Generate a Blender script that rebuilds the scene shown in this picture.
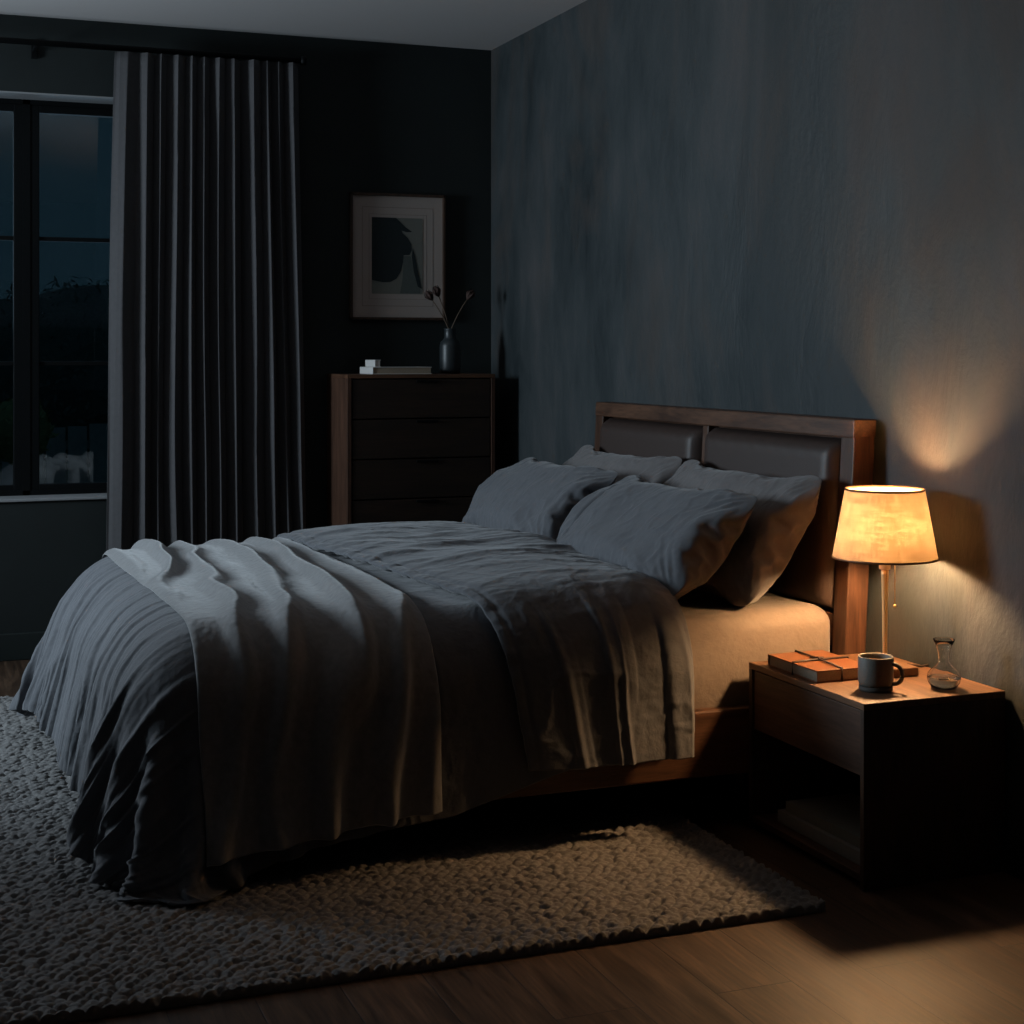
import bpy, bmesh, math, random
import numpy as np
from mathutils import Vector, Matrix, noise

for _o in list(bpy.data.objects):
    bpy.data.objects.remove(_o)
SC = bpy.context.scene
COL = SC.collection

# ------------------------------------------------------------------ camera
CAM_H = 1.40
cam_data = bpy.data.cameras.new('camera')
cam = bpy.data.objects.new('camera', cam_data)
COL.objects.link(cam)
cam.location = (0, 0, CAM_H)
cam.rotation_euler = (math.radians(90), 0, math.radians(-21.0))
cam_data.sensor_width = 36.0
cam_data.lens = 36.0 * 1569 / 1024
cam_data.shift_y = -157 / 1024          # level camera, lens shifted down
cam_data.clip_end = 200
SC.camera = cam

# ------------------------------------------------------------------ world, light, exposure
world = bpy.data.worlds.new('night_sky')
SC.world = world
world.use_nodes = True
_bg = world.node_tree.nodes['Background']
_bg.inputs[0].default_value = (0.16, 0.42, 0.62, 1)
_bg.inputs[1].default_value = 0.030


def area(name, loc, rot, sx, sy, power, color):
    l = bpy.data.lights.new(name, 'AREA')
    l.shape = 'RECTANGLE'
    l.size, l.size_y, l.energy, l.color = sx, sy, power, color
    o = bpy.data.objects.new(name, l)
    COL.objects.link(o)
    o.location, o.rotation_euler = loc, rot
    return o


# cool dusk light that enters through the window in the left wall
area('window_daylight', (-2.35, 6.40, 1.90), (0, math.radians(-90), math.radians(-38)), 1.15, 1.1, 178, (0.77, 0.885, 1.0))
# weak sky light falling in through the window in the back wall
area('garden_skylight', (0.35, 8.5, 2.3), (math.radians(-70), 0, 0), 1.6, 1.6, 5, (0.50, 0.75, 1.0))
LAMP_POWER = 800.0

SC.view_settings.view_transform = 'Standard'
SC.view_settings.look = 'None'
SC.view_settings.exposure = 0.0
SC.view_settings.gamma = 1.0
SC.view_settings.use_curve_mapping = False
SC.cycles.use_denoising = True
SC.cycles.max_bounces = 8
SC.cycles.diffuse_bounces = 4
SC.cycles.caustics_reflective = False
SC.cycles.sample_clamp_indirect = 4.0

# ------------------------------------------------------------------ materials


class NT:
    def __init__(self, name):
        self.m = bpy.data.materials.new(name)
        self.m.use_nodes = True
        self.t = self.m.node_tree
        self.b = self.t.nodes['Principled BSDF']
        self.out = self.t.nodes['Material Output']

    def n(self, kind, **kw):
        x = self.t.nodes.new(kind)
        for k, v in kw.items():
            if k.startswith('i_'):
                x.inputs[int(k[2:]) if k[2:].isdigit() else k[2:].replace('_', ' ')].default_value = v
            else:
                setattr(x, k, v)
        return x

    def l(self, a, b):
        self.t.links.new(a, b)

    def coords(self, scale=(1, 1, 1), rot=(0, 0, 0)):
        tc = self.n('ShaderNodeTexCoord')
        mp = self.n('ShaderNodeMapping')
        mp.inputs['Scale'].default_value = scale
        mp.inputs['Rotation'].default_value = rot
        self.l(tc.outputs['Object'], mp.inputs['Vector'])
        return mp.outputs[0]

    def noise(self, vec, scale, detail=4, rough=.5, dist=0):
        x = self.n('ShaderNodeTexNoise')
        self.l(vec, x.inputs['Vector'])
        x.inputs['Scale'].default_value = scale
        x.inputs['Detail'].default_value = detail
        x.inputs['Roughness'].default_value = rough
        x.inputs['Distortion'].default_value = dist
        return x.outputs['Fac']

    def ramp(self, fac, stops):
        r = self.n('ShaderNodeValToRGB')
        e = r.color_ramp.elements
        e[0].position, e[0].color = stops[0][0], (*stops[0][1], 1)
        e[1].position, e[1].color = stops[-1][0], (*stops[-1][1], 1)
        for p, c in stops[1:-1]:
            q = e.new(p)
            q.color = (*c, 1)
        self.l(fac, r.inputs[0])
        return r.outputs[0]

    def math(self, op, a, b=None):
        x = self.n('ShaderNodeMath', operation=op)
        for i, v in enumerate((a, b)):
            if v is None:
                continue
            if isinstance(v, (int, float)):
                x.inputs[i].default_value = v
            else:
                self.l(v, x.inputs[i])
        return x.outputs[0]

    def mixc(self, fac, a, b, mode='MIX'):
        x = self.n('ShaderNodeMix', data_type='RGBA', blend_type=mode)
        if isinstance(fac, (int, float)):
            x.inputs[0].default_value = fac
        else:
            self.l(fac, x.inputs[0])
        for i, v in ((6, a), (7, b)):
            if isinstance(v, tuple):
                x.inputs[i].default_value = (*v, 1)
            else:
                self.l(v, x.inputs[i])
        return x.outputs[2]

    def bump(self, h, strength, dist=.01, prev=None):
        b = self.n('ShaderNodeBump')
        b.inputs['Strength'].default_value = strength
        b.inputs['Distance'].default_value = dist
        self.l(h, b.inputs['Height'])
        if prev:
            self.l(prev, b.inputs['Normal'])
        self.l(b.outputs[0], self.b.inputs['Normal'])
        return b.outputs[0]

    def set(self, color=None, rough=None, **kw):
        if color is not None:
            if isinstance(color, tuple):
                self.b.inputs['Base Color'].default_value = (*color, 1)
            else:
                self.l(color, self.b.inputs['Base Color'])
        if rough is not None:
            if isinstance(rough, (int, float)):
                self.b.inputs['Roughness'].default_value = rough
            else:
                self.l(rough, self.b.inputs['Roughness'])
        for k, v in kw.items():
            self.b.inputs[k.replace('_', ' ')].default_value = v
        return self.m


def plain(name, color, rough=.6, metal=0.0, var=.12, bscale=60, bstr=.1):
    t = NT(name)
    v = t.coords()
    f = t.noise(v, bscale, 3)
    c = t.mixc(f, tuple(x * (1 - var) for x in color), tuple(min(1, x * (1 + var)) for x in color))
    t.bump(f, bstr, .002)
    return t.set(c, rough, Metallic=metal)


def wood(name, dark, light, axis='x', rough=.45, scale=1.0, bstr=.15):
    """walnut / oak with long grain along the given object axis"""
    t = NT(name)
    s = {'x': (1.2, 14, 14), 'y': (14, 1.2, 14), 'z': (14, 14, 1.2)}[axis]
    v = t.coords(tuple(a * scale for a in s))
    big = t.noise(v, 1.1, 5, .6, 1.6)
    v2 = t.coords(tuple(a * scale * 7 for a in s))
    fine = t.noise(v2, 1.6, 3, .6, .3)
    c1 = t.ramp(big, [(.3, dark), (.5, tuple((a + b) / 2 for a, b in zip(dark, light))), (.7, light)])
    fr = t.ramp(fine, [(.35, (.55, .55, .55)), (.6, (1, 1, 1))])
    c = t.mixc(.75, c1, fr, 'MULTIPLY')
    t.bump(fine, bstr, .002)
    return t.set(c, rough)


def linen(name, color, rough=.85, wr=.5, sheen=.25, weave=900, var=.18, wscale=1.0):
    """woven cloth: fine thread bump, soft slubs and creases"""
    t = NT(name)
    v = t.coords()
    w1 = t.noise(t.coords((1, .12, 1)), weave, 2)
    w2 = t.noise(t.coords((.12, 1, 1)), weave, 2)
    w = t.math('ADD', w1, w2)
    slub = t.noise(v, 45, 4, .6)
    cr = t.noise(v, 7 * wscale, 5, .62, .2)
    c = t.mixc(slub, tuple(x * (1 - var) for x in color), tuple(x * (1 + var) for x in color))
    b = t.bump(cr, wr, .02)
    cr2 = t.noise(v, 26 * wscale, 3, .6, .1)
    b = t.bump(cr2, wr * .5, .005, b)
    t.bump(w, .25, .001, b)
    return t.set(c, rough, Sheen_Weight=sheen, Sheen_Roughness=.5)


def wall_plaster():
    t = NT('limewash_slate')
    v = t.coords((1, 1, .45))
    a = t.noise(v, .9, 6, .62, .8)
    b = t.noise(v, 3.4, 6, .65, .3)
    f = t.math('ADD', t.math('MULTIPLY', a, .62), t.math('MULTIPLY', b, .38))
    c = t.ramp(f, [(.36, (.008, .014, .017)), (.45, (.016, .024, .027)), (.54, (.032, .040, .043)), (.66, (.064, .062, .063))])
    br = t.ramp(t.noise(v, 1.3, 4, .6, 1.5), [(.5, (0, 0, 0)), (.68, (.55, .55, .55))])
    c = t.mixc(br, c, (.062, .046, .038))
    h = t.noise(t.coords((1, 1, .6)), 11, 6, .7, .8)
    n1 = t.bump(b, .5, .03)
    t.bump(h, .35, .008, n1)
    return t.set(c, t.ramp(b, [(.3, (.55,) * 3), (.7, (.85,) * 3)]))


def floor_planks():
    t = NT('oak_floorboards')
    tc = t.n('ShaderNodeTexCoord')
    mp = t.n('ShaderNodeMapping')
    mp.inputs['Rotation'].default_value = (0, 0, math.radians(90))
    mp.inputs['Location'].default_value = (.35, .06, 0)
    t.l(tc.outputs['Object'], mp.inputs['Vector'])
    br = t.n('ShaderNodeTexBrick', offset=.37, offset_frequency=2)
    t.l(mp.outputs[0], br.inputs['Vector'])
    br.inputs['Scale'].default_value = 1
    br.inputs['Brick Width'].default_value = 1.35
    br.inputs['Row Height'].default_value = .19
    br.inputs['Mortar Size'].default_value = .0016
    br.inputs['Mortar Smooth'].default_value = .2
    br.inputs['Color1'].default_value = (.35, .35, .35, 1)
    br.inputs['Color2'].default_value = (1, 1, 1, 1)
    br.inputs['Mortar'].default_value = (.5, .5, .5, 1)
    bw = t.n('ShaderNodeRGBToBW')
    t.l(br.outputs['Color'], bw.inputs[0])
    # shift the grain from board to board
    cmb = t.n('ShaderNodeCombineXYZ')
    t.l(t.math('MULTIPLY', bw.outputs[0], 37.0), cmb.inputs[0])
    t.l(t.math('MULTIPLY', bw.outputs[0], 11.0), cmb.inputs[1])
    add = t.n('ShaderNodeVectorMath', operation='ADD')
    t.l(t.coords((9, .9, 1)), add.inputs[0])
    t.l(cmb.outputs[0], add.inputs[1])
    g = t.noise(add.outputs[0], 1.5, 6, .62, 2.2)
    add2 = t.n('ShaderNodeVectorMath', operation='ADD')
    t.l(t.coords((70, 4, 1)), add2.inputs[0])
    t.l(cmb.outputs[0], add2.inputs[1])
    fine = t.noise(add2.outputs[0], 1.5, 3, .6)
    c = t.ramp(g, [(.3, (.042, .023, .014)), (.5, (.100, .056, .032)), (.7, (.165, .095, .055))])
    c = t.mixc(.6, c, t.ramp(fine, [(.38, (.4, .4, .4)), (.6, (1, 1, 1))]), 'MULTIPLY')
    c = t.mixc(.45, c, br.outputs['Color'], 'MULTIPLY')
    c = t.mixc(br.outputs['Fac'], c, (.012, .008, .006))
    b = t.bump(t.math('SUBTRACT', 1.0, br.outputs['Fac']), .6, .003)
    t.bump(fine, .12, .002, b)
    return t.set(c, t.ramp(g, [(.3, (.42,) * 3), (.7, (.58,) * 3)]))


def pane_glass(name, tint=(.92, .96, .97)):
    t = NT(name)
    tr = t.n('ShaderNodeBsdfTransparent')
    tr.inputs[0].default_value = (*tint, 1)
    gl = t.n('ShaderNodeBsdfGlossy')
    gl.inputs['Roughness'].default_value = .02
    fr = t.n('ShaderNodeFresnel')
    fr.inputs['IOR'].default_value = 1.5
    mx = t.n('ShaderNodeMixShader')
    t.l(t.math('ADD', fr.outputs[0], .03), mx.inputs[0])
    t.l(tr.outputs[0], mx.inputs[1])
    t.l(gl.outputs[0], mx.inputs[2])
    t.l(mx.outputs[0], t.out.inputs[0])
    return t.m


def emissive(name, color, strength):
    t = NT(name)
    return t.set((0, 0, 0), .5, Emission_Color=(*color, 1), Emission_Strength=strength)


def shade_cloth(name, refl, trans, weave=True):
    t = NT(name)
    v = t.coords()
    w1 = t.noise(t.coords((12, 12, 150)), 1.0, 3, .65)
    w2 = t.noise(t.coords((150, 150, 9)), 1.0, 3, .65)
    w = t.math('MULTIPLY', t.math('ADD', w1, w2), .5)
    k = t.ramp(w, [(.44, (.50, .44, .38)), (.56, (1, 1, 1))])
    d = t.n('ShaderNodeBsdfDiffuse')
    d.inputs[0].default_value = (*refl, 1)
    tr = t.n('ShaderNodeBsdfTranslucent')
    t.l(t.mixc(.9, trans, k, 'MULTIPLY') if not isinstance(trans, tuple) else t.mixc(.9, trans, k, 'MULTIPLY'), tr.inputs[0])
    mx = t.n('ShaderNodeAddShader')
    bp = t.n('ShaderNodeBump')
    bp.inputs['Strength'].default_value = .3
    bp.inputs['Distance'].default_value = .001
    t.l(w, bp.inputs['Height'])
    t.l(bp.outputs[0], d.inputs['Normal'])
    t.l(d.outputs[0], mx.inputs[0])
    t.l(tr.outputs[0], mx.inputs[1])
    t.l(mx.outputs[0], t.out.inputs[0])
    return t.m


M = {}
M['wall_plaster'] = wall_plaster()
M['wall_dark'] = plain('dark_green_paint', (.0095, .0150, .0150), .75, var=.25, bscale=8, bstr=.1)
M['wall_side'] = plain('dark_slate_paint', (.012, .015, .016), .8, var=.2, bscale=8)
M['ceiling'] = plain('ceiling_paint', (.58, .55, .54), .9, var=.03, bscale=90, bstr=.05)
M['base'] = plain('baseboard_paint', (.018, .026, .026), .45, var=.1)
M['floor'] = floor_planks()
M['black_metal'] = plain('black_window_metal', (.0045, .0055, .006), .5, var=.1, bstr=.02)
M['black_metal'].node_tree.nodes['Principled BSDF'].inputs['Specular IOR Level'].default_value = .12
M['sill'] = plain('stone_sill', (.30, .31, .32), .5, var=.1)
M['glass'] = pane_glass('window_glass')
M['walnut_x'] = wood('walnut_across', (.055, .024, .013), (.16, .075, .040), 'x')
M['walnut_y'] = wood('walnut_along', (.055, .024, .013), (.16, .075, .040), 'y')
M['walnut_z'] = wood('walnut_upright', (.036, .015, .008), (.108, .049, .026), 'z')
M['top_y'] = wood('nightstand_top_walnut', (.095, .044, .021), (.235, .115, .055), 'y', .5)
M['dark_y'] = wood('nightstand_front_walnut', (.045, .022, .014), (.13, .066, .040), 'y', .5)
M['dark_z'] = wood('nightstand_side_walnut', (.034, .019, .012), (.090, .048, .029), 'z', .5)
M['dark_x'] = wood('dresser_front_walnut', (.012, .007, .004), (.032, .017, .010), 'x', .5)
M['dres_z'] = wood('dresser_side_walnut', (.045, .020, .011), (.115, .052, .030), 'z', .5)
M['leather_dark'] = plain('dark_brown_leather', (.042, .026, .021), .52, var=.3, bscale=220, bstr=.25)
M['curtain'] = linen('curtain_linen', (.066, .064, .067), .9, .12, .1, 500, .2)
M['duvet'] = linen('slate_linen', (.092, .097, .110), .85, .45, .3)
M['pillow'] = linen('slate_pillow_linen', (.090, .095, .107), .85, .30, .3)
M['pillow_b'] = linen('warm_lit_pillow_linen', (.135, .125, .125), .85, .30, .3)  # back pillows: lighter, warmer copy of the slate linen, lamp warmth put into the colour
M['throw'] = linen('grey_wool', (.19, .190, .194), .95, .18, .5, 700, .35)
M['sheet'] = linen('taupe_sheet', (.195, .152, .120), .85, .45, .2)
M['brass'] = plain('brushed_brass', (.82, .58, .28), .42, .55, var=.06, bstr=.03)
M['shade'] = shade_cloth('linen_lampshade', (.40, .29, .19), (.0345, .0240, .0135))
M['shade_in'] = shade_cloth('lampshade_lining', (.80, .72, .60), (.5, .4, .3))
M['bulb'] = emissive('glowing_bulb', (1.0, .575, .265), LAMP_POWER)
M['cream'] = plain('cream_socket', (.72, .58, .40), .5)
M['leather_tan'] = plain('tan_leather', (.185, .064, .023), .42, var=.22, bscale=130, bstr=.2)
M['leather_brown'] = plain('brown_leather_block', (.17, .085, .040), .5, var=.2, bscale=130, bstr=.2)
M['cord'] = plain('dark_leather_cord', (.030, .016, .012), .6)
M['paper'] = plain('page_edges', (.33, .27, .20), .9, var=.3, bscale=300)
M['stone_ware'] = plain('speckled_stoneware', (.15, .145, .125), .55, var=.25, bscale=250)
M['coffee'] = plain('coffee', (.10, .060, .035), .15, var=.1)
M['raw_clay'] = plain('dark_foot_glaze', (.060, .055, .048), .7)
_g = NT('clear_glass')
M['clear'] = _g.set((1, 1, 1), .02, Transmission_Weight=1.0, IOR=1.45)
_w = NT('water')
M['water'] = _w.set((1, 1, 1), 0.0, Transmission_Weight=1.0, IOR=1.33)
M['white_card'] = plain('white_book_cover', (.62, .60, .57), .7, var=.05)
M['grey_card'] = plain('grey_book_cover', (.24, .24, .22), .8, var=.1)
M['dull_card'] = plain('dull_green_book_cover', (.17, .18, .155), .8, var=.1)
M['mat'] = plain('picture_mat_board', (.46, .385, .345), .9, var=.04)
M['mat_in'] = plain('inner_mat_line', (.30, .255, .23), .9, var=.04)
M['art_bg'] = plain('print_paper', (.20, .20, .175), .9, var=.1, bscale=20)
M['art_dark'] = plain('print_dark_ink', (.016, .024, .026), .9, var=.15)
M['art_mid'] = plain('print_grey_ink', (.105, .12, .11), .9, var=.15)
M['vase'] = plain('dark_glazed_vase', (.020, .026, .029), .42, var=.1)
M['stem'] = plain('dried_stem', (.11, .075, .05), .8)
M['pod'] = plain('dried_pod', (.055, .028, .022), .8, var=.3)
M['grass'] = plain('night_lawn', (.09, .14, .11), .95, var=.4, bscale=12, bstr=.4)
M['fence'] = plain('weathered_fence', (.42, .48, .48), .8, var=.3, bscale=14)
M['leaf'] = plain('shrub_leaf', (.30, .38, .16), .7, var=.4, bscale=30)
M['leaf_dark'] = plain('tree_leaf', (.10, .17, .16), .8, var=.4, bscale=30)
M['bark'] = plain('bark', (.05, .045, .04), .9, var=.4, bscale=30)


def rug_mat():
    t = NT('woven_wool')
    v = t.coords()
    f = t.noise(v, 60, 4, .6)
    g = t.noise(t.coords((1, 3, 1)), 350, 3, .6)
    c = t.mixc(f, (.125, .121, .12), (.27, .262, .255))
    t.bump(g, .6, .003)
    return t.set(c, .95, Sheen_Weight=.2)


M['rug'] = rug_mat()

# ------------------------------------------------------------------ helpers


def link_mesh(name, bm, mat=None, parent=None, smooth=False, loc=None):
    me = bpy.data.meshes.new(name)
    bm.normal_update()
    bm.to_mesh(me)
    bm.free()
    if smooth:
        for p in me.polygons:
            p.use_smooth = True
    o = bpy.data.objects.new(name, me)
    COL.objects.link(o)
    for mm in (mat if isinstance(mat, (list, tuple)) else [mat]):
        if mm is not None:
            me.materials.append(mm)
    if parent is not None:
        o.parent = parent
    if loc is not None:
        o.location = loc
    return o


def np_mesh(name, v, f, mat=None, parent=None, smooth=True, loc=None):
    me = bpy.data.meshes.new(name)
    v = np.asarray(v, np.float32)
    f = np.asarray(f, np.int32)
    me.vertices.add(len(v))
    me.vertices.foreach_set('co', v.ravel())
    k = f.shape[1]
    me.loops.add(f.size)
    me.loops.foreach_set('vertex_index', f.ravel())
    me.polygons.add(len(f))
    me.polygons.foreach_set('loop_start', np.arange(0, f.size, k, dtype=np.int32))
    me.polygons.foreach_set('loop_total', np.full(len(f), k, np.int32))
    me.polygons.foreach_set('use_smooth', np.full(len(f), smooth, bool))
    me.update(calc_edges=True)
    me.validate()
    o = bpy.data.objects.new(name, me)
    COL.objects.link(o)
    if mat:
        me.materials.append(mat)
    if parent is not None:
        o.parent = parent
    if loc is not None:
        o.location = loc
    return o


def add_box(bm, x0, x1, y0, y1, z0, z1, bev=0.0, seg=2):
    ret = bmesh.ops.create_cube(bm, size=1)
    vs = ret['verts']
    for v in vs:
        v.co = Vector(((x0 + x1) / 2 + v.co.x * (x1 - x0), (y0 + y1) / 2 + v.co.y * (y1 - y0), (z0 + z1) / 2 + v.co.z * (z1 - z0)))
    if bev > 0:
        es = list({e for v in vs for e in v.link_edges})
        bmesh.ops.bevel(bm, geom=es, offset=bev, segments=seg, affect='EDGES', profile=.5)


def box(name, x0, x1, y0, y1, z0, z1, mat, parent=None, bev=0.002, seg=2):
    bm = bmesh.new()
    add_box(bm, x0, x1, y0, y1, z0, z1, bev, seg)
    return link_mesh(name, bm, mat, parent)


def add_lathe(bm, prof, n=48, cx=0, cy=0, cap0=True, cap1=True):
    rings = []
    for r, z in prof:
        rings.append([bm.verts.new((cx + r * math.cos(2 * math.pi * i / n), cy + r * math.sin(2 * math.pi * i / n), z)) for i in range(n)])
    for a, b in zip(rings, rings[1:]):
        for i in range(n):
            j = (i + 1) % n
            bm.faces.new((a[i], a[j], b[j], b[i]))
    if cap0:
        bm.faces.new(list(reversed(rings[0])))
    if cap1:
        bm.faces.new(rings[-1])


def lathe(name, prof, mat, parent=None, n=48, cap0=True, cap1=True, cx=0, cy=0):
    bm = bmesh.new()
    add_lathe(bm, prof, n, cx, cy, cap0, cap1)
    return link_mesh(name, bm, mat, parent, True)


def add_tube(bm, pts, r, n=10):
    pts = [Vector(p) for p in pts]
    rs = r if isinstance(r, (list, tuple)) else [r] * len(pts)
    rings = []
    up = Vector((0, 0, 1))
    for i, p in enumerate(pts):
        d = (pts[min(i + 1, len(pts) - 1)] - pts[max(i - 1, 0)]).normalized()
        a = d.cross(up)
        if a.length < .05:
            a = d.cross(Vector((1, 0, 0)))
        a.normalize()
        b = d.cross(a).normalized()
        rings.append([bm.verts.new(p + rs[i] * (a * math.cos(2 * math.pi * k / n) + b * math.sin(2 * math.pi * k / n))) for k in range(n)])
    for u, v in zip(rings, rings[1:]):
        for k in range(n):
            j = (k + 1) % n
            bm.faces.new((u[k], v[k], v[j], u[j]))
    bm.faces.new(rings[0])
    bm.faces.new(list(reversed(rings[-1])))


def tube(name, pts, r, mat, parent=None, n=10):
    bm = bmesh.new()
    add_tube(bm, pts, r, n)
    bmesh.ops.recalc_face_normals(bm, faces=bm.faces)
    return link_mesh(name, bm, mat, parent, True)


def prism(name, pts, z0, z1, mat, parent=None, to=None, bev=0):
    """extrude an outline; `to` maps (u, v, w) to a point"""
    to = to or (lambda u, v, w: (u, v, w))
    bm = bmesh.new()
    a = [bm.verts.new(to(u, v, z0)) for u, v in pts]
    b = [bm.verts.new(to(u, v, z1)) for u, v in pts]
    bm.faces.new(a)
    bm.faces.new(list(reversed(b)))
    n = len(pts)
    for i in range(n):
        bm.faces.new((a[i], b[i], b[(i + 1) % n], a[(i + 1) % n]))
    bmesh.ops.recalc_face_normals(bm, faces=bm.faces)
    if bev:
        bmesh.ops.bevel(bm, geom=list(bm.edges), offset=bev, segments=2, affect='EDGES', profile=.5)
    return link_mesh(name, bm, mat, parent)


def tag(o, label, cat, group=None):
    o['label'] = label
    o['category'] = cat
    if group:
        o['group'] = group
    return o


def thing(name, label, cat, loc=(0, 0, 0), rotz=0, group=None):
    o = bpy.data.objects.new(name, None)
    o.empty_display_size = .05
    COL.objects.link(o)
    o.location = loc
    o.rotation_euler = (0, 0, rotz)
    return tag(o, label, cat, group)


def struct(o):
    o['kind'] = 'structure'
    return o


def struct_root(name):
    o = bpy.data.objects.new(name, None)
    COL.objects.link(o)
    o['kind'] = 'structure'
    return o


def subsurf(o, lv=1):
    m = o.modifiers.new('subdivision', 'SUBSURF')
    m.levels = m.render_levels = lv


# ------------------------------------------------------------------ room shell
WX, WY, CH = 2.78, 7.54, 2.96       # headboard wall, back wall, ceiling height
LX, RY = -2.0, -1.2                 # left wall, wall behind the camera
T = .24
struct(box('floor', LX - T, WX + T, RY - T, WY + T, -.15, 0, M['floor'], bev=0))
struct(box('ceiling', LX - T, WX + T, RY - T, WY + T, CH, CH + .15, M['ceiling'], bev=0))
struct(box('wall_right', WX, WX + T, RY - T, WY + T, 0, CH, M['wall_plaster'], bev=0))
struct(box('wall_front', LX, WX, RY - T, RY, 0, CH, M['wall_side'], bev=0))


def wall_with_hole(name, mat, axis, p0, p1, a0, a1, h0, h1, z0, z1):
    """wall slab p0..p1 thick, running a0..a1, with an opening h0..h1 x z0..z1"""
    bm = bmesh.new()
    for (s0, s1, q0, q1) in ((a0, h0, 0, CH), (h1, a1, 0, CH), (h0, h1, 0, z0), (h0, h1, z1, CH)):
        if axis == 'x':
            add_box(bm, s0, s1, p0, p1, q0, q1)
        else:
            add_box(bm, p0, p1, s0, s1, q0, q1)
    bmesh.ops.remove_doubles(bm, verts=bm.verts, dist=1e-5)
    return struct(link_mesh(name, bm, mat))


WIN = (-.22, 1.20, .727, 2.61)       # opening of the back window: x0, x1, z0, z1
wall_with_hole('wall_back', M['wall_dark'], 'x', WY, WY + T, LX - T, WX, WIN[0], WIN[1], WIN[2], WIN[3])
LW = (5.75, 7.05, .95, 2.45)
wall_with_hole('wall_left', M['wall_side'], 'y', LX - T, LX, RY, WY, LW[0], LW[1], LW[2], LW[3])
struct(box('baseboard_back', LX, WX, WY - .018, WY, 0, .124, M['base'], bev=.004))
struct(box('baseboard_right', WX - .016, WX, RY, WY - .018, 0, .115, M['base'], bev=.004))
struct(box('baseboard_left', LX, LX + .016, RY, WY - .018, 0, .12, M['base'], bev=.004))

# window in the back wall: two casements with glazing bars
w1 = struct_root('window_1')


def casement(root, x0, x1, z0, z1, y, st=.045, bars=(1.36, 1.95)):
    bm = bmesh.new()
    add_box(bm, x0, x0 + st, y, y + .05, z0, z1, .003)
    add_box(bm, x1 - st, x1, y, y + .05, z0, z1, .003)
    add_box(bm, x0 + st, x1 - st, y, y + .05, z1 - st * .8, z1, .002)
    add_box(bm, x0 + st, x1 - st, y, y + .05, z0, z0 + st * .7, .002)
    for b in bars:
        add_box(bm, x0 + st, x1 - st, y + .012, y + .040, b - .010, b + .010, .002)
    link_mesh('casement_frame', bm, M['black_metal'], root)
    box('window_pane', x0 + st - .004, x1 - st + .004, y + .022, y + .028, z0 + .02, z1 - .02, M['glass'], root, bev=0)


YW = WY + .175
bm = bmesh.new()
for b in ((WIN[0], WIN[0] + .03, WIN[2], WIN[3]), (WIN[1] - .03, WIN[1], WIN[2], WIN[3]), (WIN[0], WIN[1], WIN[3] - .03, WIN[3]), (WIN[0], WIN[1], WIN[2] + .012, WIN[2] + .035), (.497, .530, WIN[2] + .012, WIN[3])):
    add_box(bm, b[0], b[1], YW - .004, YW + .06, b[2], b[3], 0)
link_mesh('window_frame', bm, M['black_metal'], w1)
casement(w1, WIN[0] + .03, .500, WIN[2] + .03, WIN[3] - .03, YW)
casement(w1, .527, WIN[1] - .03, WIN[2] + .03, WIN[3] - .03, YW)
box('window_lintel_lining', WIN[0], WIN[1], WY + .001, YW - .004, WIN[3] - .008, WIN[3] - .0005, M['sill'], w1, bev=0)
box('window_sill', WIN[0], WIN[1], WY - .012, YW, WIN[2] - .001, WIN[2] + .012, M['sill'], w1, bev=.003)

w2 = struct_root('window_2')
bm = bmesh.new()
for (a0, a1, b0, b1) in ((LW[0], LW[0] + .05, LW[2], LW[3]), (LW[1] - .05, LW[1], LW[2], LW[3]), (LW[0], LW[1], LW[2], LW[2] + .05), (LW[0], LW[1], LW[3] - .05, LW[3])):
    add_box(bm, LX - .19, LX - .13, a0, a1, b0, b1, .003)
link_mesh('window_frame', bm, M['black_metal'], w2)
box('window_pane', LX - .163, LX - .157, LW[0] + .045, LW[1] - .045, LW[2] + .045, LW[3] - .045, M['glass'], w2, bev=0)

# ------------------------------------------------------------------ garden seen through the window
struct(box('ground', -9, 9, WY + T + .02, 26, -.25, -.15, M['grass'], bev=0))


def leaf_cloud(name, c, r, n, size, mat, parent, seed):
    rnd = random.Random(seed)
    V, F = [], []
    for i in range(n):
        d = Vector((rnd.gauss(0, 1), rnd.gauss(0, 1), rnd.gauss(0, 1))).normalized()
        k = rnd.random() ** .4
        p = Vector((c[0] + d.x * r[0] * k, c[1] + d.y * r[1] * k, c[2] + d.z * r[2] * k))
        a = Vector((rnd.gauss(0, 1), rnd.gauss(0, 1), rnd.gauss(0, 1))).normalized() * size * rnd.uniform(.6, 1.3)
        b = a.cross(d + Vector((.1, .2, .3))).normalized() * size * .45
        s = len(V)
        V += [p - a, p + b * .8, p + a, p - b * .8]
        F.append((s, s + 1, s + 2, s + 3))
    n0 = len(V)
    nu, nv = 20, 12
    for i in range(nu):
        for j in range(nv):
            a, b = 2 * math.pi * i / nu, math.pi * (j / (nv - 1) - .5)
            d = Vector((math.cos(a) * math.cos(b), math.sin(a) * math.cos(b), math.sin(b)))
            k = .86 + .14 * noise.noise(d * 2.3 + Vector((seed, 0, 0)))
            V.append(Vector((c[0] + d.x * r[0] * k, c[1] + d.y * r[1] * k, c[2] + d.z * r[2] * k)))
    for i in range(nu):
        for j in range(nv - 1):
            q = (i + 1) % nu
            F.append((n0 + i * nv + j, n0 + q * nv + j, n0 + q * nv + j + 1, n0 + i * nv + j + 1))
    return np_mesh(name, V, F, mat, parent, False)


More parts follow.
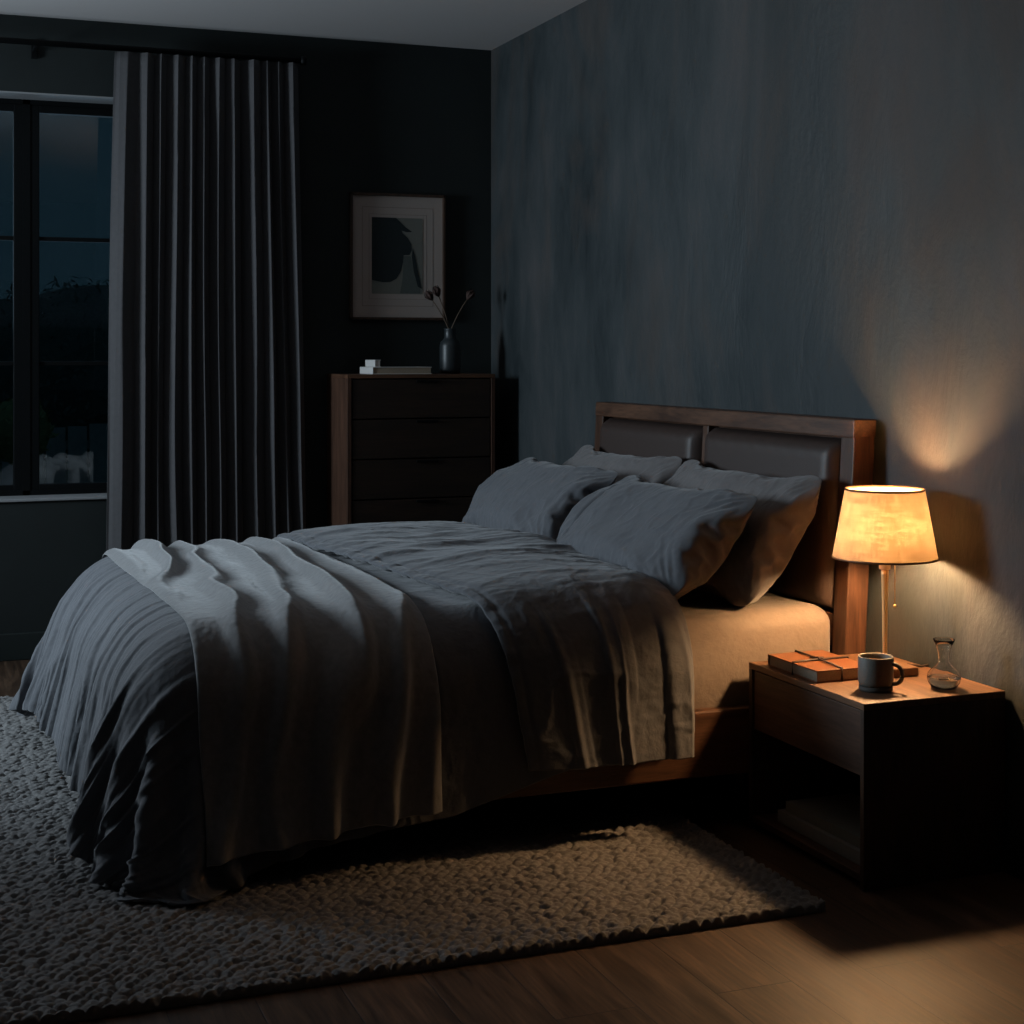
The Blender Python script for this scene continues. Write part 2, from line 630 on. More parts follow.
g = thing('garden_fence', 'low weathered slat fence standing on the night lawn behind the window', 'fence', (0, 13.2, -.15))
rnd = random.Random(4)
for i in range(26):
    h = .98 + rnd.uniform(-.03, .03)
    box('board', -2.2 + i * .17, -2.2 + i * .17 + .150, -.012, .012, 0, h, M['fence'], g, bev=.002)
for z in (.25, .78):
    box('rail', -2.25, 2.25, .012, .05, z, z + .07, M['fence'], g, bev=.002)
g = thing('garden_shrub', 'pale leafy shrub in front of the garden fence seen through the lower pane', 'shrub', (.72, 11.5, -.15))
leaf_cloud('foliage', (0, 0, 1.02), (.24, .22, .26), 500, .040, M['leaf'], g, 3)
tube('stem', [(0, 0, 0), (.01, .0, .5), (0, 0, 1.0)], .02, M['bark'], g)
g = thing('garden_bush', 'broad dark bush behind the garden fence seen through the right-hand panes', 'bush', (1.6, 15.5, -.15))
leaf_cloud('crown', (0, 0, 1.35), (1.7, 1.0, .95), 7000, .05, M['leaf_dark'], g, 5)
tube('trunk', [(0, 0, 0), (.02, 0, .6), (0, 0, 1.4)], [.09, .08, .05], M['fence'], g)
g = thing('garden_tree', 'broad dark tree beyond the fence at the left edge of the window', 'tree', (-1.9, 19, -.15))
leaf_cloud('crown', (0, 0, 2.0), (1.7, 1.3, 1.3), 6000, .07, M['leaf_dark'], g, 6)
tube('trunk', [(0, 0, 0), (.05, 0, 1.0), (0, 0, 2.0)], [.12, .1, .06], M['bark'], g)

# ------------------------------------------------------------------ curtain and rod
rod = thing('curtain_rod', 'black metal curtain rod above the window', 'curtain rod', (0, 7.43, 2.82))
tube('rod', [(-1.4, 0, 0), (1.76, 0, 0)], .014, M['black_metal'], rod, 16)
bm = bmesh.new()
add_tube(bm, [(1.76, 0, 0), (1.785, 0, 0)], [.022, .022], 20)
link_mesh('finial', bm, M['black_metal'], rod, True)
for bx in (.535, -1.3):
    bm = bmesh.new()
    add_box(bm, bx - .014, bx + .014, .095, .11, -.055, .03, .002)
    add_box(bm, bx - .008, bx + .008, -.006, .1, -.026, -.013, .002)
    link_mesh('bracket', bm, M['black_metal'], rod)


def curtain_mesh():
    nz, ns = 60, 620
    z1, z0 = 2.805, .015
    ridges = [.0, .085, .150, .225, .300, .355, .415, .485, .55, .62, .69, .76, .82, .90, .97]
    V = np.zeros((nz, ns, 3))
    s = np.linspace(0, 1, ns)
    rr = random.Random(11)
    nf = 12
    # fold phase: uneven pleats, the outermost panel broad and flat
    knots = np.array([0, .125, .21, .27, .375, .435, .51, .59, .675, .79, .85, .92, 1.0])
    ph = np.interp(s, knots, np.arange(len(knots)) - .1)
    amp = np.interp(s, knots, [.35, .7, 1.0, .8, 1.2, .85, .9, 1.15, 1.05, 1.3, .8, 1.1, .8])
    amp = np.convolve(np.pad(amp, 8, 'edge'), np.ones(17) / 17, 'valid')
    ph = np.convolve(np.pad(ph, 8, 'edge'), np.ones(17) / 17, 'valid')
    for k in range(nz):
        t = k / (nz - 1)                # 0 top, 1 bottom
        xl, xr = .885 - .045 * t ** .7, 1.745 + .05 * t
        drift = np.array([noise.noise(Vector((a * 4, t * 1.6, 3))) for a in s[::20]])
        dr = np.interp(np.arange(ns), np.arange(0, ns, 20), drift)
        p = (ph + (.10 + .42 * t) * dr) * 2 * math.pi
        a = .030 * (1 + .45 * t) * amp * (.72 + .28 * min(1, t * 6))
        sm = np.array([noise.noise(Vector((q * 11, t * 1.1, 8))) for q in s[::20]])
        sm = np.interp(np.arange(ns), np.arange(0, ns, 20), sm)
        fz = np.array([noise.noise(Vector((q * 38, t * 4.0, 5))) for q in s[::10]])
        fz = np.interp(np.arange(ns), np.arange(0, ns, 10), fz)
        y = 7.43 + a * np.cos(p) + .045 * sm + .006 * fz * min(1, t * 5)
        y += .05 * np.exp(-((s - 0) / .07) ** 2) * 0
        x = xl + (xr - xl) * s - .22 * a * np.sin(2 * p)
        V[k, :, 0], V[k, :, 1], V[k, :, 2] = x, y, z1 + (z0 - z1) * t
    idx = np.arange(nz * ns).reshape(nz, ns)
    F = np.stack([idx[:-1, :-1], idx[1:, :-1], idx[1:, 1:], idx[:-1, 1:]], -1).reshape(-1, 4)
    return V.reshape(-1, 3), F


V, F = curtain_mesh()
cur = np_mesh('curtain', V, F, M['curtain'])
sd = cur.modifiers.new('thickness', 'SOLIDIFY')
sd.thickness = .0025
tag(cur, 'long charcoal linen curtain hanging in deep pleats beside the window', 'curtain')

# ------------------------------------------------------------------ rug (chunky braided wool)


def rug_mesh():
    x0, x1, y0, y1 = -.75, 2.15, 3.40, 6.63
    st = .0052
    nx, ny = int((x1 - x0) / st), int((y1 - y0) / st)
    X, Y = np.meshgrid(np.linspace(x0, x1, nx), np.linspace(y0, y1, ny), indexing='ij')
    wob = .010 * np.sin(X * 7 + Y * 2) + .006 * np.sin(X * 17 - Y * 5)
    cw, chh = .033, .0180
    rng = np.random.RandomState(7)
    R = rng.rand(400, 500, 4)
    U = X / cw
    W = (Y + wob) / chh
    H = np.zeros_like(X)
    wi = np.floor(W).astype(int)
    for dw in (-1, 0, 1):
        row = wi + dw
        off = (row % 2) * .5
        ui = np.floor(U - off).astype(int)
        for du in (-1, 0, 1):
            ci = ui + du
            r = R[np.mod(ci, 400), np.mod(row, 500)]
            cx = (ci + off + .5 + (r[..., 0] - .5) * .40) * cw
            cy = (row + .5 + (r[..., 1] - .5) * .45) * chh
            ang = (r[..., 2] - .5) * .9 + np.where(row % 2 == 0, .30, -.30)
            dx, dy = X - cx, (Y + wob) - cy
            ca, sa = np.cos(ang), np.sin(ang)
            a = (dx * ca + dy * sa) / (.0195)
            b = (-dx * sa + dy * ca) / (.0108)
            q = 1 - a * a - b * b
            H = np.maximum(H, np.sqrt(np.maximum(q, 0)) * (.0135 + .007 * r[..., 3]))
    edge = np.minimum(np.minimum(X - x0, x1 - X), np.minimum(Y - y0, y1 - Y))
    Z = .010 + H
    V = np.stack([X, Y, Z], -1)
    Vt = V.reshape(-1, 3)
    idx = np.arange(nx * ny).reshape(nx, ny)
    F = np.stack([idx[:-1, :-1], idx[1:, :-1], idx[1:, 1:], idx[:-1, 1:]], -1).reshape(-1, 4)
    # skirt down to the floor
    loop = np.concatenate([idx[:, 0], idx[-1, 1:], idx[-2::-1, -1], idx[0, -2:0:-1]])
    sk = Vt[loop].copy()
    sk[:, 2] = .001
    b0 = len(Vt)
    n = len(loop)
    Vt = np.concatenate([Vt, sk])
    a = np.arange(n)
    SF = np.stack([loop, b0 + a, b0 + (a + 1) % n, np.roll(loop, -1)], -1)
    return Vt, np.concatenate([F, SF])


V, F = rug_mesh()
rug = np_mesh('rug', V, F, M['rug'])
tag(rug, 'large chunky braided grey wool rug under the bed', 'rug')

# ------------------------------------------------------------------ bed
BY0, BY1 = 4.095, 6.03
bed = thing('bed', 'wide walnut bed frame with a leaning headboard padded in dark leather', 'bed', (1.65, 5.16, 0))
OX, OY = 1.65, 5.16


def B(x):
    return x - OX


def Yb(y):
    return y - OY


for (a, b) in ((BY0, BY0 + .045), (BY1 - .045, BY1)):
    box('side_rail', B(.66), B(2.72), Yb(a), Yb(b), .16, .355, M['walnut_x'], bed, .006)
box('foot_rail', B(.62), B(.66), Yb(BY0), Yb(BY1), .16, .355, M['walnut_y'], bed, .006)
box('slat_base', B(.66), B(2.70), Yb(BY0 + .046), Yb(BY1 - .046), .22, .25, M['dark_x'], bed, .002)
for lx in (.70, 2.35):
    for ly in (BY0 + .08, BY1 - .15):
        box('leg', B(lx), B(lx + .07), Yb(ly), Yb(ly + .07), .033 if lx < 2.1 else 0, .22, M['walnut_z'], bed, .004)


# headboard leans back: x of its front face at height z
def hx(z, off=0.0):
    return 2.632 + .062 * z / 1.2 + off


def lean(name, y0, y1, z0, z1, d0, d1, mat, bev=.005, parent=bed):
    bm = bmesh.new()
    add_box(bm, 0, 1, y0, y1, z0, z1)
    for v in bm.verts:
        o = d0 if v.co.x < .5 else d1
        v.co = Vector((B(hx(v.co.z, o)), Yb(v.co.y), v.co.z))
    if bev:
        bmesh.ops.bevel(bm, geom=list(bm.edges), offset=bev, segments=3, affect='EDGES', profile=.5)
    return link_mesh(name, bm, mat, parent)


lean('headboard_post', BY0, BY0 + .075, 0, 1.155, 0, .075, M['walnut_z'])
lean('headboard_post', BY1 - .075, BY1, 0, 1.155, 0, .075, M['walnut_z'])
lean('headboard_rail', BY0, BY1, 1.145, 1.203, -.003, .078, M['walnut_y'])
lean('headboard_rail', BY0 + .074, BY1 - .074, .50, .60, .005, .06, M['walnut_y'])
lean('headboard_stile', 5.040, 5.086, .59, 1.146, .005, .05, M['walnut_z'])
lean('headboard_back', BY0 + .074, BY1 - .074, .59, 1.146, .045, .062, M['walnut_y'], 0)


def pad(y0, y1, z0, z1):
    nu, nv = 40, 24
    V = []
    for i in range(nu):
        for j in range(nv):
            u, v = i / (nu - 1), j / (nv - 1)
            y, z = y0 + (y1 - y0) * u, z0 + (z1 - z0) * v
            e = min((y - y0), (y1 - y)) / .055
            f = min((z - z0), (z1 - z)) / .055
            ee = max(0, min(1, e))
            ff = max(0, min(1, f))
            h = (1 - (1 - ee) ** 2.6) ** .55 * (1 - (1 - ff) ** 2.6) ** .55
            pk = .0025 * math.sin(y * 70) * (1 - ff) * (1 if 0 < ff < 1 else 0)
            V.append((B(hx(z, .030 - .060 * h + pk)), Yb(y), z))
    F = [(i * nv + j, i * nv + j + 1, (i + 1) * nv + j + 1, (i + 1) * nv + j) for i in range(nu - 1) for j in range(nv - 1)]
    # back
    n = len(V)
    ring = [i * nv for i in range(nu)] + [(nu - 1) * nv + j for j in range(1, nv)] + [i * nv + nv - 1 for i in range(nu - 2, -1, -1)] + [j for j in range(nv - 2, 0, -1)]
    bm = bmesh.new()
    vs = [bm.verts.new(v) for v in V]
    for f in F:
        bm.faces.new([vs[k] for k in f])
    bk = [bm.verts.new(vs[k].co + Vector((.012, 0, 0))) for k in ring]
    m = len(ring)
    for k in range(m):
        bm.faces.new((vs[ring[k]], bk[k], bk[(k + 1) % m], vs[ring[(k + 1) % m]]))
    bm.faces.new(bk)
    bmesh.ops.recalc_face_normals(bm, faces=bm.faces)
    o = link_mesh('leather_pad', bm, M['leather_dark'], bed, True)
    return o


pad(BY0 + .078, 5.036, .605, 1.138)
pad(5.090, BY1 - .078, .605, 1.138)

# mattress with its fitted sheet
bm = bmesh.new()
add_box(bm, B(.68), B(2.652), Yb(4.128), Yb(5.985), .252, .628, .062, 6)
bmesh.ops.subdivide_edges(bm, edges=[e for e in bm.edges if e.calc_length() > .3], cuts=40, use_grid_fill=True)
for v in bm.verts:
    w = noise.noise(Vector((v.co.x * 5, v.co.y * 5, v.co.z * 9)))
    v.co.z += .005 * w + .004 * noise.noise(Vector((v.co.x * 14, v.co.y * 6, 2)))
    v.co.y -= .010 * noise.noise(Vector((v.co.x * 7, 3, v.co.z * 16)))
mt = link_mesh('mattress', bm, M['sheet'], None, True, (OX, OY, 0))
tag(mt, 'mattress in a taupe fitted sheet lying on the walnut bed frame', 'mattress')

# ------------------------------------------------------------------ cloth: draped by a small position-based solver
def vnoise(x, y, seed=0, per=1024):
    """smooth value noise in -1..1 on arrays"""
    rs = np.random.RandomState(seed)
    tab = rs.rand(256, 256) * 2 - 1
    xi, yi = np.floor(x).astype(int), np.floor(y).astype(int)
    fx, fy = x - xi, y - yi
    fx = fx * fx * fx * (fx * (fx * 6 - 15) + 10)
    fy = fy * fy * fy * (fy * (fy * 6 - 15) + 10)
    a, b = tab[xi % 256, yi % 256], tab[(xi + 1) % 256, yi % 256]
    c, d = tab[xi % 256, (yi + 1) % 256], tab[(xi + 1) % 256, (yi + 1) % 256]
    return (a * (1 - fx) + b * fx) * (1 - fy) + (c * (1 - fx) + d * fx) * fy


def fbm(x, y, seed=0, o=4):
    s, w = 0, 1.0
    for k in range(o):
        s = s + w * vnoise(x * 2 ** k + 13.7 * k, y * 2 ** k + 7.1 * k, seed + k)
        w *= .5
    return s


def edges(n1, n2):
    """colour groups of grid springs: (slice a, slice b, kind)"""
    G = []
    for p in (0, 1):
        m = (n1 - 1 - p + 1) // 2
        G.append(((slice(p, p + 2 * m, 2), slice(None)), (slice(p + 1, p + 1 + 2 * m, 2), slice(None)), 's'))
        m = (n2 - 1 - p + 1) // 2
        G.append(((slice(None), slice(p, p + 2 * m, 2)), (slice(None), slice(p + 1, p + 1 + 2 * m, 2)), 's'))
        m = (n1 - 1 - p + 1) // 2
        G.append(((slice(p, p + 2 * m, 2), slice(0, n2 - 1)), (slice(p + 1, p + 1 + 2 * m, 2), slice(1, n2)), 'd'))
        G.append(((slice(p, p + 2 * m, 2), slice(1, n2)), (slice(p + 1, p + 1 + 2 * m, 2), slice(0, n2 - 1)), 'd'))
    for p in range(4):
        ia = np.arange(p, n1 - 2, 4)
        if len(ia):
            G.append(((slice(p, n1 - 2, 4), slice(None)), (slice(p + 2, n1, 4), slice(None)), 'b'))
        ja = np.arange(p, n2 - 2, 4)
        if len(ja):
            G.append(((slice(None), slice(p, n2 - 2, 4)), (slice(None), slice(p + 2, n2, 4)), 'b'))
    return G


def simulate(X, rest, frames, sub, collide, update=None, ks=1.0, kd=.35, kb=.12, damp=.985, grav=-9.8, push=None, seed=0):
    """position-based cloth on an n1 x n2 grid; rest = undeformed grid"""
    n1, n2 = X.shape[:2]
    G = []
    for a, b, k in edges(n1, n2):
        if X[a].shape != X[b].shape:
            m1 = min(X[a].shape[0], X[b].shape[0])
            m2 = min(X[a].shape[1], X[b].shape[1])
            a = (slice(a[0].start, None if a[0].start is None else a[0].start + (m1 - 1) * (a[0].step or 1) + 1, a[0].step), slice(a[1].start, None if a[1].start is None else a[1].start + (m2 - 1) * (a[1].step or 1) + 1, a[1].step))
        L = np.linalg.norm(rest[a] - rest[b], axis=-1)
        G.append((a, b, L[..., None], {'s': ks, 'd': kd, 'b': kb}[k], k))
    P = X.copy()
    dt = 1 / 60 / sub
    for f in range(frames):
        if update:
            update(X)
        for s in range(sub):
            V = (X - P) * damp ** (1 / sub * 4)
            P = X.copy()
            sp = np.linalg.norm(V, axis=-1, keepdims=True)
            V = V * np.minimum(1, .006 / np.maximum(sp, 1e-9))
            X = X + V
            X[..., 2] += grav * dt * dt
            if push is not None:
                push(X, dt)
            for a, b, L, k, kind in G:
                D = X[b] - X[a]
                l = np.sqrt((D * D).sum(-1, keepdims=True)) + 1e-9
                c = (l - L) / l * (.5 * k)
                if kind == 'b':
                    c = np.minimum(c, 0)       # bending springs only resist folding up
                D *= c
                X[a] += D
                X[b] -= D
            X = collide(X, P)
    return X


def bed_solid(top=.665, x0=.535, x1=2.80, y0=4.075, y1=6.05, flx=.17, fly=.015, rc=.22, rr=.20):
    cx, cy, hxx, hyy = (x0 + x1) / 2, (y0 + y1) / 2, (x1 - x0) / 2, (y1 - y0) / 2

    def f(p):
        x, y, z = p[..., 0] - cx, p[..., 1] - cy, p[..., 2]
        t = np.clip((top - .1 - z) / .55, 0, 1)
        fl = np.where(x < 0, flx * t * (.72 + .35 * y / hyy), 0)
        qx = np.abs(x) - (hxx + fl) + rc
        qy = np.abs(y) - (hyy + fly * t) + rc
        d = np.minimum(np.maximum(qx, qy), 0) + np.hypot(np.maximum(qx, 0), np.maximum(qy, 0)) - rc
        cr = .03 * np.clip(1 - (y / hyy) ** 2, 0, 1) * np.clip((x + hxx) / .5, 0, 1)
        w0, w1 = d + rr, z - (top + cr) + rr
        return np.minimum(np.maximum(w0, w1), 0) + np.hypot(np.maximum(w0, 0), np.maximum(w1, 0)) - rr
    return f


def solid_collide(solid, th, mu=.5, floor=.034, planes=None):
    E = [np.array(v) * .002 for v in ((1, 0, 0), (0, 1, 0), (0, 0, 1))]

    def col(X, P):
        d = solid(X)
        m = d < th
        if m.any():
            q = X[m]
            near = d[m]
            g = np.stack([solid(q + e) - near for e in E], -1)
            g /= np.linalg.norm(g, axis=-1, keepdims=True) + 1e-9
            q = q + g * (th - near)[:, None]
            mv = q - P[m]
            tang = mv - g * (mv * g).sum(-1, keepdims=True)
            X[m] = q - tang * mu
        if planes is not None and planes.get('n') is not None:
            N, C, ok = planes['n'], planes['c'], planes['ok']
            s = ((X - C) * N).sum(-1)
            m = ok & (s < planes['th'])
            if m.any():
                X[m] += N[m] * (planes['th'] - s[m])[:, None]
                mv = X[m] - P[m]
                nn = N[m]
                X[m] -= (mv - nn * (mv * nn).sum(-1, keepdims=True)) * mu
        m = X[..., 2] < floor
        X[..., 2][m] = floor
        X[..., 0][m] += (P[..., 0][m] - X[..., 0][m]) * .6
        X[..., 1][m] += (P[..., 1][m] - X[..., 1][m]) * .6
        return X
    return col


def gridF(n1, n2):
    i = np.arange(n1 * n2).reshape(n1, n2)
    return np.stack([i[:-1, :-1], i[1:, :-1], i[1:, 1:], i[:-1, 1:]], -1).reshape(-1, 4)


def plane_updater(A, planes, reach=.07):
    from mathutils.bvhtree import BVHTree
    n1, n2 = A.shape[:2]
    bvh = BVHTree.FromPolygons([tuple(p) for p in A.reshape(-1, 3).tolist()], [tuple(q) for q in gridF(n1, n2).tolist()])

    def upd(X):
        sh = X.shape[:2]
        C = np.zeros(sh + (3,))
        N = np.zeros(sh + (3,))
        ok = np.zeros(sh, bool)
        for i in range(sh[0]):
            for j in range(sh[1]):
                p = X[i, j]
                r = bvh.find_nearest(p, reach)
                if r[0] is not None:
                    C[i, j] = r[0]
                    n = r[1]
                    N[i, j] = n
                    ok[i, j] = True
        planes['c'], planes['n'], planes['ok'] = C, N, ok
    return upd


def normals(X):
    du = np.gradient(X, axis=0)
    dv = np.gradient(X, axis=1)
    n = np.cross(du, dv)
    return n / (np.linalg.norm(n, axis=-1, keepdims=True) + 1e-12)


def upsample(X, k):
    """refine a grid with cubic splines, by k"""
    for ax in (0, 1):
        X = np.moveaxis(X, ax, 0)
        n = X.shape[0]
        t = np.linspace(0, n - 1, (n - 1) * k + 1)
        i = np.minimum(np.floor(t).astype(int), n - 2)
        f = (t - i).reshape((-1,) + (1,) * (X.ndim - 1))
        g = lambda q: X[np.clip(q, 0, n - 1)]
        p0, p1, p2, p3 = g(i - 1), g(i), g(i + 1), g(i + 2)
        X = .5 * (2 * p1 + (p2 - p0) * f + (2 * p0 - 5 * p1 + 4 * p2 - p3) * f ** 2 + (3 * p1 - p0 - 3 * p2 + p3) * f ** 3)
        X = np.moveaxis(X, 0, ax)
    return X


def flat_grid(x0, x1, y0, y1, n1, n2, z):
    a, b = np.meshgrid(np.linspace(x0, x1, n1), np.linspace(y0, y1, n2), indexing='ij')
    return np.stack([a, b, np.full_like(a, z)], -1)


SOLID = bed_solid()


def relax(X, n, w=.5):
    """even out small jitter, edges kept"""
    for _ in range(n):
        A = X.copy()
        A[1:-1, 1:-1] = (X[:-2, 1:-1] + X[2:, 1:-1] + X[1:-1, :-2] + X[1:-1, 2:]) / 4
        for q in (0, -1):
            A[q, 1:-1] = (X[q, :-2] + X[q, 2:]) / 2
            A[1:-1, q] = (X[:-2, q] + X[2:, q]) / 2
        X = X + (A - X) * w
    return X


def sim_duvet():
    n1, n2 = 112, 150
    s, t = np.meshgrid(np.linspace(0, 1, n1), np.linspace(0, 1, n2), indexing='ij')
    x = .155 + (2.10 - .155) * s
    y0 = 3.655 + .085 * s + .11 * np.clip((s - .62) / .3, 0, 1)
    y = y0 + (6.40 - y0) * t
    # rounded corners at the foot
    for tt in (t, 1 - t):
        k = np.clip(1 - s / .26, 0, 1) * np.clip(1 - tt / .20, 0, 1)
        x = x + .23 * k * k
        y = y + (.23 * k * k) * (1 if tt is t else -1)
    X = np.stack([x, y, np.full_like(x, .71)], -1)
    rest = X.copy() - np.array([1.1, 5.05, 0])
    rest *= np.array([1.01, 1.05, 1])
    X[..., 2] += .010 * fbm(X[..., 0] * 4, X[..., 1] * 8, 3)
    return relax(simulate(X, rest, 80, 6, solid_collide(SOLID, .008, .45), kb=.08), 2)


def sim_band(duvet):
    n1, n2 = 40, 140
    X = flat_grid(0, 1, 3.745, 6.38, n1, n2, .77)
    y = X[..., 1]
    e = np.where(y < 4.5, 1.43 + .22 * (4.5 - y) / .9, 1.43 - .12 * np.minimum(1, (y - 4.5) / .8))
    X[..., 0] = e + (2.115 - e) * X[..., 0]
    rest = X.copy() - np.array([1.8, 5.05, 0])
    rest *= np.array([1.02, 1.05, 1])
    X[..., 2] += .014 * fbm(X[..., 0] * 5, X[..., 1] * 6, 31)
    pl = {'th': .032}
    return relax(simulate(X, rest, 60, 6, solid_collide(SOLID, .040, .5, planes=pl), plane_updater(duvet, pl), kb=.18), 4)


def sim_throw(duvet):
    n1, n2 = 72, 170
    s, t = np.meshgrid(np.linspace(0, 1, n1), np.linspace(0, 1, n2), indexing='ij')
    y0 = 3.625 + .055 * s
    y = y0 + (6.40 - y0) * t
    rest = np.stack([s * .68, y, 0 * s], -1)
    ph = 2 * np.pi * (4.2 * s + .22 * np.sin(y * 1.9) + .50 * fbm(s * 1.8, y * .8, 5, 2))
    xl = .715 - .045 * np.clip((y - 4.1) / 1.4, 0, 1)
    xr = 1.325 + .0 * y
    x = xl + (xr - xl) * s
    z = .765 + .010 * np.sin(ph) * (1 + .35 * fbm(s * 3 + 4, y * 1.2, 9, 2))
    X = np.stack([x, y, z], -1)
    pl = {'th': .009}
    return relax(simulate(X, rest, 70, 6, solid_collide(SOLID, .018, .75, planes=pl), plane_updater(duvet, pl), kb=.45, ks=.9, kd=.15), 16)


def sim_pillow():
    n1, n2 = 56, 34
    W, H = 1.05, .585
    A = flat_grid(-W / 2, W / 2, -H / 2, H / 2, n1, n2, 0)
    k = np.clip(1 - (W / 2 - np.abs(A[..., 0])) / .15, 0, 1) * np.clip(1 - (H / 2 - np.abs(A[..., 1])) / .13, 0, 1)
    A[..., 0] -= np.sign(A[..., 0]) * .030 * k * k
    A[..., 1] -= np.sign(A[..., 1]) * .030 * k * k
    i, j = np.meshgrid(np.arange(n1), np.arange(n2), indexing='ij')
    ed = np.minimum(np.minimum(i, n1 - 1 - i), np.minimum(j, n2 - 1 - j))
    h = .03 * np.minimum(1, ed / 5) + .0012 * fbm(A[..., 0] * 20, A[..., 1] * 20, 3)
    T = A.copy()
    T[..., 2] += h
    Bm = A.copy()
    Bm[..., 2] -= h * .97
    brd = ed == 0
    state = {'T': T, 'B': Bm}
    rest = A
    G = edges(n1, n2)
    vt, vb = T.copy(), Bm.copy()
    Ls = [np.linalg.norm(rest[a] - rest[b], axis=-1)[..., None] for a, b, k in G]
    for it in range(700):
        nt, nb_ = normals(T), normals(Bm)
        T0, B0 = T.copy(), Bm.copy()
        vol = (T[..., 2] - Bm[..., 2]).mean()
        pr = 3.0e-5 * max(0, (.118 - vol) / .06)
        T = T + (T - vt) * .93 + nt * pr
        Bm = Bm + (Bm - vb) * .93 - nb_ * pr
        vt, vb = T0, B0
        for Q in (T, Bm):
            for (a, b, k), L in zip(G, Ls):
                D = Q[b] - Q[a]
                l = np.sqrt((D * D).sum(-1, keepdims=True)) + 1e-9
                c = (l - L) / l * .5 * {'s': 1, 'd': .3, 'b': .06}[k]
                if k == 'b':
                    c = np.minimum(c, 0)
                D *= c
                Q[a] += D
                Q[b] -= D
        av = (T[brd] + Bm[brd]) / 2
        av[:, 2] *= .98
        T[brd] = av
        Bm[brd] = av
    return T, Bm



def crease(u, v, seed, o=3, sharp=1.0):
    """sharp little ridges, 0..1"""
    n = fbm(u + .35 * fbm(u * .7, v * .7, seed + 50, 2), v + .35 * fbm(v * .7, u * .7, seed + 60, 2), seed, o)
    return np.clip(1 - np.abs(n) * 2.2, 0, 1) ** sharp


def finish(X, k, disp, thick, even=6):
    """refine the grid, add creases along the normal, close it into a thin shell"""
    N = upsample(normals(relax(X, even, .8)), k)
    N /= np.linalg.norm(N, axis=-1, keepdims=True) + 1e-12
    X = upsample(X, k)
    n1, n2 = X.shape[:2]
    u, v = np.meshgrid(np.linspace(0, 1, n1), np.linspace(0, 1, n2), indexing='ij')
    sg = np.sign((N[..., 2] * (N[..., 2] > .5)).sum())
    N = N * sg
    X = X + N * disp(u, v, X)[..., None]
    e = np.minimum(np.minimum(u, 1 - u) * n1, np.minimum(v, 1 - v) * n2) / (k * 1.5)
    tk = thick * np.sqrt(np.clip(1 - (1 - np.clip(e, 0, 1)) ** 2, 0, 1))
    Lo = X - normals(X) * sg * tk[..., None]
    n = n1 * n2
    F = gridF(n1, n2)
    if sg < 0:
        F = F[:, ::-1]
    i = np.arange(n).reshape(n1, n2)
    brd = np.zeros((n1, n2), bool)
    brd[0] = brd[-1] = True
    brd[:, 0] = brd[:, -1] = True
    mp = np.arange(n) + n
    mp[brd.ravel()] = i.ravel()[brd.ravel()]
    V = np.concatenate([X.reshape(-1, 3), Lo.reshape(-1, 3)])
    F = np.concatenate([F, mp[F][:, ::-1]])
    keep = np.unique(F)
    rm = np.zeros(len(V), int)
    rm[keep] = np.arange(len(keep))
    return V[keep], rm[F]


def duvet_creases(u, v, X):
    foot = np.clip(1 - (u - .04) / .36, 0, 1)
    foot = foot * foot * (3 - 2 * foot)
    g = crease(u * 1.6 + 1.0 * v, v * 42, 70, 3, .9)              # gathers running down over the foot end
    top = crease(u * 11, v * 9, 80, 4, 1.2)
    fine = crease(u * 34, v * 44, 90, 3, 1.0)
    side = crease(u * 16, v * 5, 95, 3, 1.0)
    sd = np.clip((4.12 - X[..., 1]) / .1, 0, 1)
    g2 = crease(u * 2.2, v * 85, 75, 2, 1.0)
    return (.023 * g + .006 * g2) * foot * (1 - .6 * sd) + .0030 * top * (1 - foot) + .0010 * fine + .004 * side * sd


def band_creases(u, v, X):
    a = crease(u * 2.2 + v * 2, v * 20, 110, 4, 1.0)
    b = crease(u * 9, v * 46, 120, 3, 1.0)
    seam = np.exp(-((u - .055) / .014) ** 2)
    hem = .004 * fbm(u * 0, v * 70, 130, 2) * np.exp(-(u / .05) ** 2)
    puff = .050 * np.clip(1 - (2 * u - 1) ** 2, 0, 1) ** .6 * (.75 + .35 * fbm(u * 2, v * 6, 135, 2))
    side = np.clip((4.18 - X[..., 1]) / .14, 0, 1)
    drop = crease(u * 7 + 1.5 * v, v * 2, 125, 3, .9)
    return puff + .016 * drop * side + .0035 * a + .0010 * b - .005 * seam + hem


def throw_creases(u, v, X):
    side = np.clip((4.20 - X[..., 1]) / .16, 0, 1)
    ph = 4.6 * u - 1.3 * (v - .2) * (v > .2) + .55 * fbm(u * 1.6, v * 3.2, 141, 3) + .12
    w = (.5 + .5 * np.cos(2 * np.pi * ph)) ** 2.2
    w = w * (.75 + .5 * fbm(u * 4, v * 2, 145, 2))
    e = np.clip(np.minimum(u, 1 - u) / .05, 0, 1)
    return (.4 + .6 * e) * w * (.030 + .016 * side) + .0007 * fbm(u * 60, v * 170, 140, 3)


_d = sim_duvet()
V, F = finish(_d, 4, duvet_creases, .010)
duvet = np_mesh('duvet', V, F, M['duvet'])
tag(duvet, 'slate blue linen duvet draped over the bed down to the rug', 'duvet')
V, F = finish(sim_band(_d), 4, band_creases, .024)
band = np_mesh('turned_back_band', V, F, M['duvet'], duvet)
V, F = finish(sim_throw(_d), 3, throw_creases, -.004, 60)
throw = np_mesh('throw_blanket', V, F, M['throw'])
tag(throw, 'lighter grey wool throw lying in folds across the foot of the duvet', 'blanket')


